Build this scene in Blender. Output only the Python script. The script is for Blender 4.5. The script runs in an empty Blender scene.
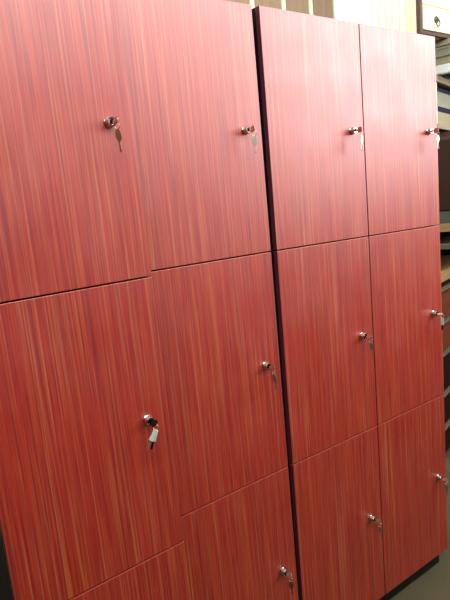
import bpy, bmesh, math, random
from mathutils import Vector, Matrix
random.seed(7)
S = bpy.context.scene
COL = S.collection
R = math.radians

# ------------------------------------------------------------ camera, world, lights, exposure
cam_d = bpy.data.cameras.new('camera'); cam = bpy.data.objects.new('camera', cam_d); COL.objects.link(cam)
cam.location = (-0.97278, -1.09505, 1.40004)
cam.rotation_euler = (1.40498, 0.08907, -0.64055)
cam_d.sensor_fit = 'VERTICAL'; cam_d.sensor_height = 24.0; cam_d.lens = 24.0 * 557.758 / 600.0
cam_d.clip_start = 0.02
S.camera = cam

W = bpy.data.worlds.new('world'); S.world = W; W.use_nodes = True
W.node_tree.nodes['Background'].inputs[0].default_value = (0.80, 0.88, 1.0, 1)
W.node_tree.nodes['Background'].inputs[1].default_value = 0.04

def area(name, loc, target, sx, sy, power, col, spread=180):
    d = bpy.data.lights.new(name, 'AREA'); d.shape = 'RECTANGLE'; d.size = sx; d.size_y = sy
    d.energy = power; d.color = col; d.spread = R(spread)
    o = bpy.data.objects.new(name, d); COL.objects.link(o); o.location = loc
    o.rotation_euler = (Vector(target) - Vector(loc)).to_track_quat('-Z', 'Y').to_euler()
    return o
area('daylight_from_side_window', (2.4, -1.5, 2.25), (0.5, 0, 1.95), 1.5, 1.3, 35, (1.0, 0.95, 0.95), 140)
area('fill_high_strip', (0.1, -1.4, 2.98), (0.1, 0, 2.4), 5.4, 0.8, 98, (1.0, 0.98, 0.97), 140)  # added overhead fill, gives the doors their pale veil and vertical falloff
area('fill_front', (0.3, -3.4, 2.8), (0.2, 0, 2.3), 5.5, 0.8, 10, (0.95, 0.97, 1.0))  # added unseen fill from the front, for gloss on the upper doors
area('fill_back_stock', (0.6, 0.75, 3.2), (1.9, 1.0, 2.2), 0.9, 0.5, 24, (1.0, 0.99, 0.95), 130)  # added unseen fill, brightens the cabinet side and the planks

S.view_settings.view_transform = 'Standard'; S.view_settings.look = 'None'
S.view_settings.gamma = 1; S.view_settings.use_curve_mapping = False
S.view_settings.exposure = 0.06

# ------------------------------------------------------------ materials
def srgb(r, g, b):
    f = lambda c: (c/255/12.92) if c/255 <= 0.04045 else ((c/255+0.055)/1.055)**2.4
    return (f(r), f(g), f(b), 1)
def newmat(name):
    m = bpy.data.materials.new(name); m.use_nodes = True
    nt = m.node_tree; return m, nt, nt.nodes['Principled BSDF']
def plain(name, c, rough=0.5, metal=0.0, var=0.12, scale=(8, 8, 8), spec=0.5):
    m, nt, b = newmat(name); N, L = nt.nodes, nt.links
    tc = N.new('ShaderNodeTexCoord'); mp = N.new('ShaderNodeMapping'); mp.inputs['Scale'].default_value = scale
    no = N.new('ShaderNodeTexNoise'); no.inputs['Scale'].default_value = 1; no.inputs['Detail'].default_value = 5
    L.new(tc.outputs['Object'], mp.inputs[0]); L.new(mp.outputs[0], no.inputs['Vector'])
    r = N.new('ShaderNodeValToRGB'); e = r.color_ramp.elements
    e[0].position = .3; e[1].position = .7
    e[0].color = tuple(x*(1-var) for x in c[:3])+(1,); e[1].color = tuple(min(1, x*(1+var)) for x in c[:3])+(1,)
    L.new(no.outputs['Fac'], r.inputs[0]); L.new(r.outputs[0], b.inputs['Base Color'])
    b.inputs['Roughness'].default_value = rough; b.inputs['Metallic'].default_value = metal
    b.inputs['Specular IOR Level'].default_value = spec
    return m
def laminate():
    m, nt, b = newmat('red_striped_laminate'); N, L = nt.nodes, nt.links
    tc = N.new('ShaderNodeTexCoord'); oi = N.new('ShaderNodeObjectInfo')
    off = N.new('ShaderNodeMath'); off.operation = 'MULTIPLY'; off.inputs[1].default_value = 37
    L.new(oi.outputs['Random'], off.inputs[0])
    cx = N.new('ShaderNodeCombineXYZ'); L.new(off.outputs[0], cx.inputs[0]); L.new(off.outputs[0], cx.inputs[2])
    ad = N.new('ShaderNodeVectorMath'); ad.operation = 'ADD'
    L.new(tc.outputs['Object'], ad.inputs[0]); L.new(cx.outputs[0], ad.inputs[1])
    def streak(sx, sz, det=3, rough=.6):
        mp = N.new('ShaderNodeMapping'); mp.inputs['Scale'].default_value = (sx, 0.5, sz)
        L.new(ad.outputs[0], mp.inputs[0])
        n = N.new('ShaderNodeTexNoise'); n.inputs['Scale'].default_value = 1
        n.inputs['Detail'].default_value = det; n.inputs['Roughness'].default_value = rough
        L.new(mp.outputs[0], n.inputs['Vector']); return n.outputs['Fac']
    def ramp(src, pts):
        r = N.new('ShaderNodeValToRGB'); e = r.color_ramp.elements
        while len(e) < len(pts): e.new(.5)
        for q, (p, c) in zip(e, pts): q.position = p; q.color = c
        L.new(src, r.inputs[0]); return r.outputs[0]
    def mix(a, bcol, fac, mode='MIX'):
        x = N.new('ShaderNodeMix'); x.data_type = 'RGBA'; x.blend_type = mode
        if isinstance(fac, float): x.inputs[0].default_value = fac
        else: L.new(fac, x.inputs[0])
        for s, v in ((6, a), (7, bcol)):
            if isinstance(v, tuple): x.inputs[s].default_value = v
            else: L.new(v, x.inputs[s])
        return x.outputs[2]
    base = ramp(streak(62, 1.0, 4, .72), [(.34, srgb(140, 18, 28)), (.43, srgb(178, 36, 36)), (.49, srgb(214, 66, 40)),
                                    (.55, srgb(158, 32, 42)), (.64, srgb(232, 120, 74))])
    fine = ramp(streak(330, 2.5, 3, .6), [(.36, srgb(134, 24, 38)), (.5, srgb(200, 60, 44)), (.63, srgb(232, 132, 88))])
    c = mix(base, fine, .42)
    pale = ramp(streak(190, 1.8, 2, .5), [(.54, (0, 0, 0, 1)), (.66, (1, 1, 1, 1))])
    pf = N.new('ShaderNodeMath'); pf.operation = 'MULTIPLY'; pf.inputs[1].default_value = .4
    L.new(pale, pf.inputs[0])
    c = mix(c, srgb(232, 150, 118), pf.outputs[0])
    hs = N.new('ShaderNodeHueSaturation'); hs.inputs['Value'].default_value = .66; hs.inputs['Saturation'].default_value = 1.08; hs.inputs['Hue'].default_value = .499
    L.new(c, hs.inputs['Color']); L.new(hs.outputs[0], b.inputs['Base Color'])
    b.inputs['IOR'].default_value = 1.68
    # slightly satin surface with faint hand marks in the gloss
    hn = N.new('ShaderNodeTexNoise'); hn.inputs['Scale'].default_value = 9; hn.inputs['Detail'].default_value = 6
    L.new(ad.outputs[0], hn.inputs['Vector'])
    mr = N.new('ShaderNodeMapRange'); mr.inputs[1].default_value = .3; mr.inputs[2].default_value = .7
    mr.inputs[3].default_value = .43; mr.inputs[4].default_value = .50
    L.new(hn.outputs['Fac'], mr.inputs[0]); L.new(mr.outputs[0], b.inputs['Roughness'])
    b.inputs['Specular IOR Level'].default_value = 1.0
    return m
M = {
 'laminate': laminate(),
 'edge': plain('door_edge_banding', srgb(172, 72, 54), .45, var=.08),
 'side_edge': plain('dark_side_edge', srgb(96, 44, 56), .5, var=.08),  # upright door edges, coloured darker than the level ones
 'carcass': plain('black_carcass', srgb(15, 15, 25), .6, var=.1, spec=.25),
 'plinth': plain('black_plinth', srgb(17, 17, 17), .5, var=.2),
 'chrome': plain('chrome', srgb(205, 203, 195), .16, 1, var=.05, scale=(60, 60, 60)),
 'darkmetal': plain('dark_keyhole', srgb(35, 30, 28), .4, 1, var=.1),
 'brass': plain('coppery_key', srgb(176, 124, 108), .45, 1, var=.1, scale=(80, 80, 80)),
 'nickel': plain('nickel_key', srgb(206, 196, 180), .42, 1, var=.1, scale=(80, 80, 80)),
 'tag': plain('pale_key_plastic', srgb(178, 188, 180), .45, 0, var=.05),
 'floor': plain('greenish_brown_floor', srgb(82, 76, 50), .85, var=.2, scale=(5, 5, 5)),
 'wall': plain('cream_wall', srgb(232, 222, 186), .8, var=.04, scale=(2, 2, 2)),
 'ceil': plain('ceiling_white', srgb(215, 212, 200), .9, var=.03, scale=(2, 2, 2)),
 'sidewall': plain('dull_brown_wall', srgb(112, 100, 84), .85, var=.06, scale=(2, 2, 2)),
 'plank': plain('brown_grey_plank', srgb(140, 120, 96), .7, var=.12, scale=(40, 10, 1.5)),
 'pale': plain('pale_grooved_board', srgb(226, 232, 196), .6, var=.05, scale=(30, 10, 1.5)),
 'cream': plain('cream_wood', srgb(240, 226, 176), .5, var=.05, scale=(3, 10, 25)),
 'darktrim': plain('dark_brown_trim', srgb(62, 38, 28), .6, var=.15, scale=(10, 10, 30)),
 'greyboard': plain('grey_board', srgb(134, 136, 116), .7, var=.12, scale=(5, 5, 60)),
 'tanboard': plain('tan_board', srgb(150, 140, 112), .7, var=.12, scale=(5, 5, 50)),
 'lightwood': plain('light_wood', srgb(160, 128, 84), .6, var=.15, scale=(4, 20, 60)),
 'redwood': plain('reddish_brown_wood', srgb(112, 56, 34), .45, var=.25, scale=(4, 10, 40)),
 'darkwood_shade': plain('dark_brown_wood_and_shade', srgb(36, 24, 22), .5, var=.2, scale=(4, 10, 40), spec=.1),  # dark wood, also used to paint shade on the lower drawers
 'tube': plain('white_tube', srgb(226, 238, 234), .35, var=.03),
 'navy': plain('navy_plastic', srgb(34, 36, 62), .4, var=.15),
 'cardboard': plain('dull_brown_card', srgb(58, 40, 34), .8, var=.1, scale=(5, 5, 20), spec=.1),
 'greenitem': plain('grey_green_box', srgb(80, 90, 80), .6, var=.1, spec=.2),
 'iron': plain('dark_iron', srgb(60, 66, 62), .35, .8, var=.1),
 'palestrip': plain('pale_lip', srgb(104, 96, 80), .6, var=.08, spec=.2),
 'frame': plain('white_window_frame', srgb(235, 232, 220), .5, var=.03),
}
def glow():
    m, nt, b = newmat('bright_daylit_pane')
    b.inputs['Base Color'].default_value = (.9, .93, 1, 1)
    b.inputs['Emission Color'].default_value = (1, .99, .95, 1); b.inputs['Emission Strength'].default_value = 2.6
    b.inputs['Roughness'].default_value = .2
    return m
M['glow'] = glow()

# ------------------------------------------------------------ mesh helpers
def bm_box(bm, x0, x1, y0, y1, z0, z1, mat=None):
    vs = [bm.verts.new((x, y, z)) for x in (x0, x1) for y in (y0, y1) for z in (z0, z1)]
    if mat: 
        for v in vs: v.co = mat @ v.co
    for f in ((0,1,3,2), (4,6,7,5), (0,4,5,1), (2,3,7,6), (0,2,6,4), (1,5,7,3)):
        bm.faces.new([vs[i] for i in f])
    return vs
def bm_lathe(bm, prof, seg=28, mat=None):          # profile of (r, h) along +Z
    rings = []
    for r, h in prof:
        if r < 1e-6: rings.append([bm.verts.new((0, 0, h))])
        else: rings.append([bm.verts.new((r*math.cos(2*math.pi*k/seg), r*math.sin(2*math.pi*k/seg), h)) for k in range(seg)])
    for a, b in zip(rings, rings[1:]):
        for k in range(seg):
            k2 = (k+1) % seg
            q = [a[0]] if len(a) == 1 else [a[k], a[k2]]
            q += [b[0]] if len(b) == 1 else [b[k2], b[k]]
            if len(q) > 2: bm.faces.new(q)
    if mat:
        for r in rings:
            for v in r: v.co = mat @ v.co
def bm_plate(bm, pts, t, mat=None):                # outline in XZ, thickness along Y
    a = [bm.verts.new((x, -t/2, z)) for x, z in pts]; b = [bm.verts.new((x, t/2, z)) for x, z in pts]
    bm.faces.new(a); bm.faces.new(b[::-1])
    n = len(pts)
    for i in range(n): bm.faces.new((a[i], b[i], b[(i+1) % n], a[(i+1) % n]))
    if mat:
        for v in a+b: v.co = mat @ v.co
def bm_torus(bm, R_, r_, mat=None, s1=28, s2=8):
    g = []
    for i in range(s1):
        t = 2*math.pi*i/s1
        g.append([bm.verts.new(((R_+r_*math.cos(2*math.pi*j/s2))*math.cos(t), r_*math.sin(2*math.pi*j/s2),
                                (R_+r_*math.cos(2*math.pi*j/s2))*math.sin(t))) for j in range(s2)])
    for i in range(s1):
        for j in range(s2):
            bm.faces.new((g[i][j], g[(i+1) % s1][j], g[(i+1) % s1][(j+1) % s2], g[i][(j+1) % s2]))
    if mat:
        for row in g:
            for v in row: v.co = mat @ v.co
def obj(name, bm, mat, parent=None, bevel=0.0, smooth=False):
    bmesh.ops.recalc_face_normals(bm, faces=bm.faces)
    me = bpy.data.meshes.new(name); bm.to_mesh(me); bm.free(); me.materials.append(mat)
    o = bpy.data.objects.new(name, me); COL.objects.link(o)
    if parent: o.parent = parent
    if smooth:
        for p in me.polygons: p.use_smooth = True
        me.set_sharp_from_angle(angle=R(40))
    if bevel:
        b = o.modifiers.new('bevel', 'BEVEL'); b.width = bevel; b.segments = 2; b.limit_method = 'ANGLE'
    return o
def box(name, x0, x1, y0, y1, z0, z1, mat, parent=None, bevel=0.0):
    bm = bmesh.new(); bm_box(bm, x0, x1, y0, y1, z0, z1); return obj(name, bm, mat, parent, bevel)
def empty(name, loc=(0,0,0), rot=(0,0,0)):
    o = bpy.data.objects.new(name, None); COL.objects.link(o); o.location = loc; o.rotation_euler = rot
    o.empty_display_size = .1
    return o
def tag(o, label, cat, group=None, kind=None):
    o['label'] = label; o['category'] = cat
    if group: o['group'] = group
    return o
def struct(o): o['kind'] = 'structure'; return o

# ------------------------------------------------------------ room
X0, X1, Y0, Y1, H = -3.2, 4.6, -3.6, 1.80, 3.3
struct(box('floor', X0, X1, Y0, Y1, -.05, 0, M['floor']))
struct(box('wall_back', X0, X1, Y1, Y1+.1, 0, H, M['wall']))
struct(box('wall_left', X0-.1, X0, Y0, Y1, 0, H, M['sidewall']))
struct(box('wall_right', X1, X1+.1, Y0, Y1, 0, H, M['sidewall']))
struct(box('ceiling', X0, X1, Y0, Y1, H, H+.05, M['ceil']))
win = struct(empty('window_1', (0, Y1, 0)))
wx0, wx1, wz0, wz1 = 2.285, 2.80, 1.5, 3.1
box('window_pane', wx0, wx1, -.012, -.004, wz0, wz1, M['glow'], win)
bm = bmesh.new()
bm_box(bm, wx0-.02, wx0, -.05, 0, wz0-.05, wz1+.05); bm_box(bm, wx1, wx1+.02, -.05, 0, wz0-.05, wz1+.05)
bm_box(bm, wx0, wx1, -.05, 0, wz0-.05, wz0); bm_box(bm, wx0, wx1, -.05, 0, wz1, wz1+.05)
obj('window_frame', bm, M['frame'], win, .004)

# ------------------------------------------------------------ lockers
Hd, ZB = 0.60, 0.075
T = 0.016
def locker(name, loc, rot, xs, depth, top, label, door_words):
    u = empty(name, loc, rot); tag(u, label, 'locker')
    x0, x1 = xs[0], xs[-1]
    bm = bmesh.new(); g = .003
    bm_box(bm, x0, x0+.018, T+g, depth, ZB, ZB+3*Hd); bm_box(bm, x1-.018, x1, T+g, depth, ZB, ZB+3*Hd)
    bm_box(bm, x0+.018, x1-.018, T+g, depth, ZB, ZB+.018); bm_box(bm, x0+.018, x1-.018, T+g, depth, ZB+3*Hd-.018, ZB+3*Hd)
    bm_box(bm, x0+.018, x1-.018, depth-.006, depth-.0005, ZB+.018, ZB+3*Hd-.018)
    for r in (1, 2): bm_box(bm, x0+.018, x1-.018, T+g, depth-.006, ZB+r*Hd-.009, ZB+r*Hd+.009)
    for x in xs[1:-1]: bm_box(bm, x-.009, x+.009, T+g+.001, depth-.007, ZB+.018, ZB+3*Hd-.018)
    obj('carcass', bm, M['carcass'], u)
    box('plinth', x0+.002, x1-.002, .037, depth-.01, 0, ZB, M['plinth'], u)
    for c in range(len(xs)-1):
        for r in range(3):
            a = xs[c]+(.0017 if c else 0); b = xs[c+1]-(.0017 if c < len(xs)-2 else 0)
            z0 = ZB+r*Hd+(.0017 if r else 0); z1 = ZB+(r+1)*Hd-(.0017 if r < 2 else 0)
            d = empty('door', ((a+b)/2, 0, (z0+z1)/2)); d.parent = u
            w, h = (b-a)/2, (z1-z0)/2
            # laminated face slab and its edge band in one door mesh with two materials
            bm = bmesh.new(); bm_box(bm, -w, w, 0, T, -h, h)
            bmesh.ops.bevel(bm, geom=list(bm.edges), offset=.0009, segments=2, affect='EDGES', profile=.5)
            COL.objects.unlink(d); bpy.data.objects.remove(d)
            d = obj('door', bm, M['laminate'], u); d.location = ((a+b)/2, 0, (z0+z1)/2)
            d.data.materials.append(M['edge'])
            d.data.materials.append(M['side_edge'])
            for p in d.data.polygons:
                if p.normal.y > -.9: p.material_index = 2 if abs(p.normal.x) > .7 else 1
            # lock barrel near the free (right hand) edge, half way up
            bm = bmesh.new(); mt = Matrix.Translation((w-.0525, 0, .004)) @ Matrix.Rotation(R(90), 4, 'X')
            bm_lathe(bm, [(0, .0005), (.0108, .0005), (.0108, .0018), (.0095, .003), (.0095, .0130), (.0084, .0150),
                          (.0060, .0150), (.0056, .0142), (0, .0142)], 32, mt)
            lk = obj('lock', bm, M['chrome'], d, smooth=True)
            bm = bmesh.new(); bm_lathe(bm, [(0, .0144), (.0045, .0144), (.0045, .0149), (0, .0149)], 20, mt)
            obj('keyhole', bm, M['darkmetal'], lk, smooth=True)
    return u
W0 = 0.369
UA = locker('locker', (-0.4074, -.0846, -.002), (0, -.01154, .00959), [-.366, 0], .46, 0,
   'single column red striped laminate locker standing slightly forward, at the left', None)
UB = locker('locker', (-.0106, .0039, 0), (0, -.0056, 0), [-.369, 0], .45, 0,
   'middle red striped laminate locker set back between the forward one and the dark vertical gap', None)
UC = locker('locker', (0, 0, 0), (0, 0, 0), [0, W0, 2*W0], .45, 0,
   'two column red striped laminate locker with six doors, right of the dark vertical gap', None)
for u in (UA, UB, UC): u['group'] = 'red striped lockers'

# ------------------------------------------------------------ keys in the locks
def key_outline(bw, bl, blade):
    pts = []
    for k in range(15):
        t = R(-60 + k*300/14)
        pts.append((bw/2*math.sin(t)*-1, bl/2*math.cos(t)))
    pts = [(-bw/2*math.sin(R(a)), bl/2*math.cos(R(a))) for a in range(-150, 151, 20)]
    b = .0022
    zb = -bl/2
    tail = [(b, zb), (b, zb-blade*.25), (b*.55, zb-blade*.32), (b, zb-blade*.42), (b*.5, zb-blade*.52), (b, zb-blade*.62),
            (b*.5, zb-blade*.72), (b, zb-blade*.82), (0, zb-blade), (-b, zb-blade*.86), (-b, zb)]
    pts = [(x, z) for x, z in pts]
    if pts[-1][0] > 0: return pts + tail
    return pts + [(-x, z) for x, z in tail]
def keys(base, rotz, bow_ang, hang_mat, n_hang, swing, twist, bow_mat, label):
    """key in the lock pointing out along -Y, ring through its bow, spare key(s) hanging"""
    e = empty('key_set', base, (0, 0, rotz)); tag(e, label, 'keys', 'keys left hanging in the locker locks')
    # key in the lock: blade along Y, bow upright and turned
    bm = bmesh.new()
    mt = Matrix.Translation((0, -.0290, 0)) @ Matrix.Rotation(R(bow_ang), 4, 'Y') @ Matrix(((0,1,0,0),(0,0,-1,0),(1,0,0,0),(0,0,0,1)))
    bm_plate(bm, key_outline(.0165, .017, .0045), .0026, mt)
    obj('key', bm, bow_mat, e, .0004)
    # ring
    yr = -.0335; zr = -.0110 if hang_mat != 'tag' else -.006
    bm = bmesh.new(); bm_torus(bm, .0060, .0007, Matrix.Translation((0, yr, zr)) @ Matrix.Rotation(R(-twist-25), 4, 'Z'))
    obj('key_ring', bm, M['nickel'], e, smooth=True)
    for k in range(n_hang):
        sw = R(swing + (k*16 if n_hang > 1 else 0)); tw = R(-twist+k*22)
        bm = bmesh.new()
        mt = Matrix.Translation((0, yr-.002*k, zr-.0055)) @ Matrix.Rotation(sw, 4, 'Y') @ Matrix.Rotation(tw, 4, 'Z') @ Matrix.Translation((0, 0, -.0105))
        if hang_mat == 'tag':
            bm_box(bm, -.0054, .0054, -.0018, .0018, -.015, .0105, mt)
            s = obj('spare_key', bm, M['tag'], e, .0012)
            bm = bmesh.new(); bm_box(bm, -.0022, .0022, -.0007, .0007, -.031, -.015, mt)
            obj('key_blade', bm, M['darkmetal'] if k == 0 else M['nickel'], s)
        else:
            bm_plate(bm, key_outline(.0125, .024, .020), .0022, mt)
            obj('spare_key', bm, M[hang_mat], e, .0004)
    return e
ws = []
def kpos(u, x, row):
    bpy.context.view_layer.update()
    return u.matrix_world @ Vector((x-.0525, -.0, ZB+Hd*(row+.5)+.004))
K = [ # unit, right edge x, row, bow angle, hang mat, n, swing, twist, bow mat, label
 (UA, 0, 2, 25, 'brass', 1, -2, 50, 'brass', 'small key set in the lock of the topmost door of the forward left locker'),
 (UA, 0, 1, 60, 'tag', 2, 22, 30, 'darkmetal', 'key set with two pale plastic headed keys, in the forward left locker'),
 (UB, 0, 2, 20, 'nickel', 1, 0, 25, 'brass', 'key set in the top door lock left of the dark gap'),
 (UB, 0, 1, 40, 'nickel', 1, -4, 60, 'brass', 'key set in the middle door lock left of the dark gap'),
 (UB, 0, 0, 40, 'brass', 1, -3, 40, 'nickel', 'key set in the bottom door lock left of the dark gap'),
 (UC, W0, 2, 10, 'nickel', 2, -3, 15, 'brass', 'key set with two hanging spare keys, top door right of the dark gap'),
 (UC, W0, 1, 50, 'nickel', 1, -3, 60, 'brass', 'key set in the middle door of the column right of the dark gap'),
 (UC, W0, 0, 50, 'nickel', 1, -5, 55, 'brass', 'key set in the bottom door of the column right of the dark gap'),
 (UC, 2*W0, 2, 10, 'nickel', 2, -6, 30, 'brass', 'reddish coppery key set in the top door of the farthest right column'),
 (UC, 2*W0, 1, 70, 'tag', 1, 0, 60, 'nickel', 'key set with a pale headed spare in the middle door of the farthest right column'),
 (UC, 2*W0, 0, 70, 'nickel', 1, -6, 60, 'brass', 'key set in the bottom door of the farthest right column'),
]
for u, xr, row, ba, hm, n, sw, tw, bmn, lab in K:
    keys(kpos(u, xr, row), u.rotation_euler.z, ba, hm, n, sw, tw, M[bmn], lab)

# ------------------------------------------------------------ stock standing against the back wall
for i, (a, b, lab) in enumerate([(1.10, 1.492, 'brown grey plank against the back wall above the dark locker gap, leftmost of four'),
                 (1.518, 1.765, 'brown grey plank against the back wall, second from the left of four'),
                 (1.789, 2.018, 'brown grey plank against the back wall, third from the left of four'),
                 (2.042, 2.262, 'brown grey plank against the back wall right beside the bright window')]):
    p = box('plank', a, b, -.03, 0, 0, 3.05, M['plank'], None, .003); p.location = (0, Y1-.005, 0)
    tag(p, lab, 'plank', 'planks standing against the back wall')
for a, b, lab in [(1.4925, 1.5175, 'narrow cream batten between the first and second brown planks, above the dark locker gap'),
                 (1.7655, 1.7885, 'narrow cream batten between the second and third brown planks at the top'),
                 (2.0185, 2.0415, 'narrow cream batten between the third and fourth brown planks, nearest the window')]:
    p = box('strip', a, b, -.045, 0, 0, 3.05, M['pale'], None, .002); p.location = (0, Y1-.005, 0)  # pale strip added in the gap, stands for bright wall showing through
    tag(p, lab, 'strip', 'pale strips filling the gaps between the planks')

# ------------------------------------------------------------ furniture behind, right of the lockers (own frame, turned 16 degrees)
O = (1.5365, .5089, 0); A16 = R(16)
def at(x, y, z):
    return (O[0]+x*math.cos(A16)-y*math.sin(A16), O[1]+x*math.sin(A16)+y*math.cos(A16), z)
def turned(name, loc, extra=0): return empty(name, at(*loc), (0, 0, A16+extra))
# chest of drawers
ch = turned('drawer_chest', (-.06, 0, 0)); tag(ch, 'brown chest of drawers with pale drawer lips and light wood top, beside the right locker', 'chest of drawers')
Lc, Dc = .80, .34
box('body', .004, Lc-.004, .018, Dc, .0, .93, M['darkwood_shade'], ch, .002)
box('top', 0, Lc, -.01, Dc, .93, .985, M['lightwood'], ch, .004)
zs = [.012, .175, .356, .57, .735, .905]
for i in range(5):
    a, b = zs[i], zs[i+1]
    d = box('drawer', .008, Lc-.008, 0, .0175, a, b-.024, M['redwood'] if i > 2 else M['darkwood_shade'], ch, .002)  # lower drawers use the darker wood, shade put into their colour
    box('drawer_lip', .008, Lc-.008, -.016, .0175, b-.019, b-.011, M['palestrip'], d, .002)
# open rack on the chest
rk = turned('storage_rack', (-.06, 0, .985)); tag(rk, 'open tan and pale wooden rack of shelves standing on the brown chest', 'shelf')
hr = .910
for nm, x in (('post', 0), ('post', Lc-.04)):
    for y in (0, Dc-.04):
        box('post', x, x+.04, max(y, .145) if x == 0 else y, (max(y, .145) if x == 0 else y)+.03, 0, hr, M['darkwood_shade'], rk, .002)
box('front_post', 0, .065, 0, .028, .7155, hr-.0005, M['pale'], rk, .002)
box('top_rail', 0, Lc, -.004, Dc, hr, hr+.030, M['tanboard'], rk, .002)
box('added_end_panel', Lc-.0395, Lc-.010, .031, Dc-.041, 0, hr, M['darkwood_shade'], rk)  # dark panel added to close the open end and darken the opening
box('back_panel', .06, Lc-.04, Dc-.012, Dc-.004, 0, hr, M['darkwood_shade'], rk)
for z, m in ((.115, 'palestrip'), (.20, 'lightwood')):
    box('shelf', 0, Lc-.0405, -.12, Dc-.013, z, z+(.024 if z < .2 else .040), M[m], rk, .002)
# things in the rack
def slab(name, lx, ly, z, sx, sy, sz, mat, label, cat, extra=0, group=None, bevel=.003):
    o = box(name, 0, sx, 0, sy, 0, sz, M[mat], None, bevel); o.location = at(lx, ly, z); o.rotation_euler = (0, 0, A16+extra)
    tag(o, label, cat, group); return o
slab('storage_box', -.055, -.10, 1.2255, .34, .24, .060, 'greenitem', 'flat grey green box lying on the light wood shelf of the rack', 'box')
bm = bmesh.new(); bm_plate(bm, [(0, 0), (.42, 0), (.42, .375), (.20, .385), (0, .335)], .16)
o = obj('brown_package', bm, M['cardboard'], None, .006); o.location = at(-.06, -.03, 1.2860); o.rotation_euler = (0, 0, A16)
tag(o, 'large dull brown package with sloping top inside the rack', 'package')
box('shelf', .0655, Lc-.0405, 0, Dc-.013, .695, .775, M['tanboard'], rk, .002)
nt_ = empty('navy_crate', at(.015, .02, 1.7605), (0, 0, A16)); tag(nt_, 'dark navy crate with a grey panel on the upper shelf of the rack', 'crate')
bm = bmesh.new(); bm_box(bm, 0, .46, 0, .26, 0, .012)
for a in ((0, .46, 0, .012), (0, .46, .248, .26), (0, .012, .012, .248), (.448, .46, .012, .248)): bm_box(bm, a[0], a[1], a[2], a[3], .012, .122)
obj('shell', bm, M['navy'], nt_, .002)
box('panel', .05, .44, -.004, 0, .030, .100, M['greyboard'], nt_, .001)
# boards and tubes stacked across the top of the rack
for x, l in ((.0, 'white square tube lying across the rack top under the boards, the nearer one'), (.32, 'white square tube under the board stack, the one hidden further right')):
    slab('square_tube', x, -.14, 1.9258, .04, .44, .040, 'tube', l, 'tube', 0, 'white tubes on the rack')
z = 1.9665
for k, (h, m, dx, l) in enumerate([(.034, 'tanboard', .004, 'thick tan grey board, lowest of the stack above the white tube'),
                     (.034, 'greyboard', .0, 'grey green board, second from the bottom of the stack on the rack'),
                     (.014, 'greyboard', .006, 'thin grey board, third from the bottom of the stack on the rack'),
                     (.028, 'tanboard', .002, 'tan board, topmost of the stack right under the dark framed cabinet')]):
    slab('board', 0+dx, -.15, z, .38, .45, h-.0015, m, l, 'board', 0, 'boards stacked on the rack'); z += h
# small dark framed cream cabinet on the stack
cb = empty('small_cabinet', (1.345, .458, z), (0, 0, 0)); tag(cb, 'cream wooden drawer cabinet with dark brown frame and ring pull, high above the right locker', 'cabinet')
CW, CH, CD = .60, .42, .255
box('body', .006, CW-.004, .012, CD, .004, CH, M['cream'], cb, .002)
bm = bmesh.new(); n = 5; pw = (CD-.075)/n
for k in range(n): bm_box(bm, 0, .0058, .075+k*pw, .075+(k+1)*pw-.004, .004, CH)
obj('side_panel', bm, M['pale'], cb, .0008)
box('side_stile', -.003, .0058, .0205, .071, .004, CH, M['cream'], cb, .001)
bm = bmesh.new()
bm_box(bm, 0, .016, 0, .02, 0, CH); bm_box(bm, CW-.016, CW, 0, .02, 0, CH); bm_box(bm, .016, CW-.016, 0, .02, 0, .016); bm_box(bm, .016, CW-.016, 0, .02, CH-.016, CH)
obj('frame', bm, M['darktrim'], cb, .002)
for a, b in ((.019, .122), (.125, .262), (.265, .40)):
    d = box('drawer', .019, CW-.019, -.004, .0115, a, b, M['cream'], cb, .003)
    cx = .115
    bm = bmesh.new(); bm_lathe(bm, [(0, 0), (.016, 0), (.014, .004), (.006, .006), (.004, .012), (0, .013)], 20, Matrix.Translation((cx, -.004, (a+b)/2-.002)) @ Matrix.Rotation(R(90), 4, 'X'))
    pl = obj('pull_plate', bm, M['iron'], d, smooth=True)
    bm = bmesh.new(); bm_torus(bm, .014, .0026, Matrix.Translation((cx, -.014, (a+b)/2-.018)))
    obj('ring_pull', bm, M['iron'], d, smooth=True)
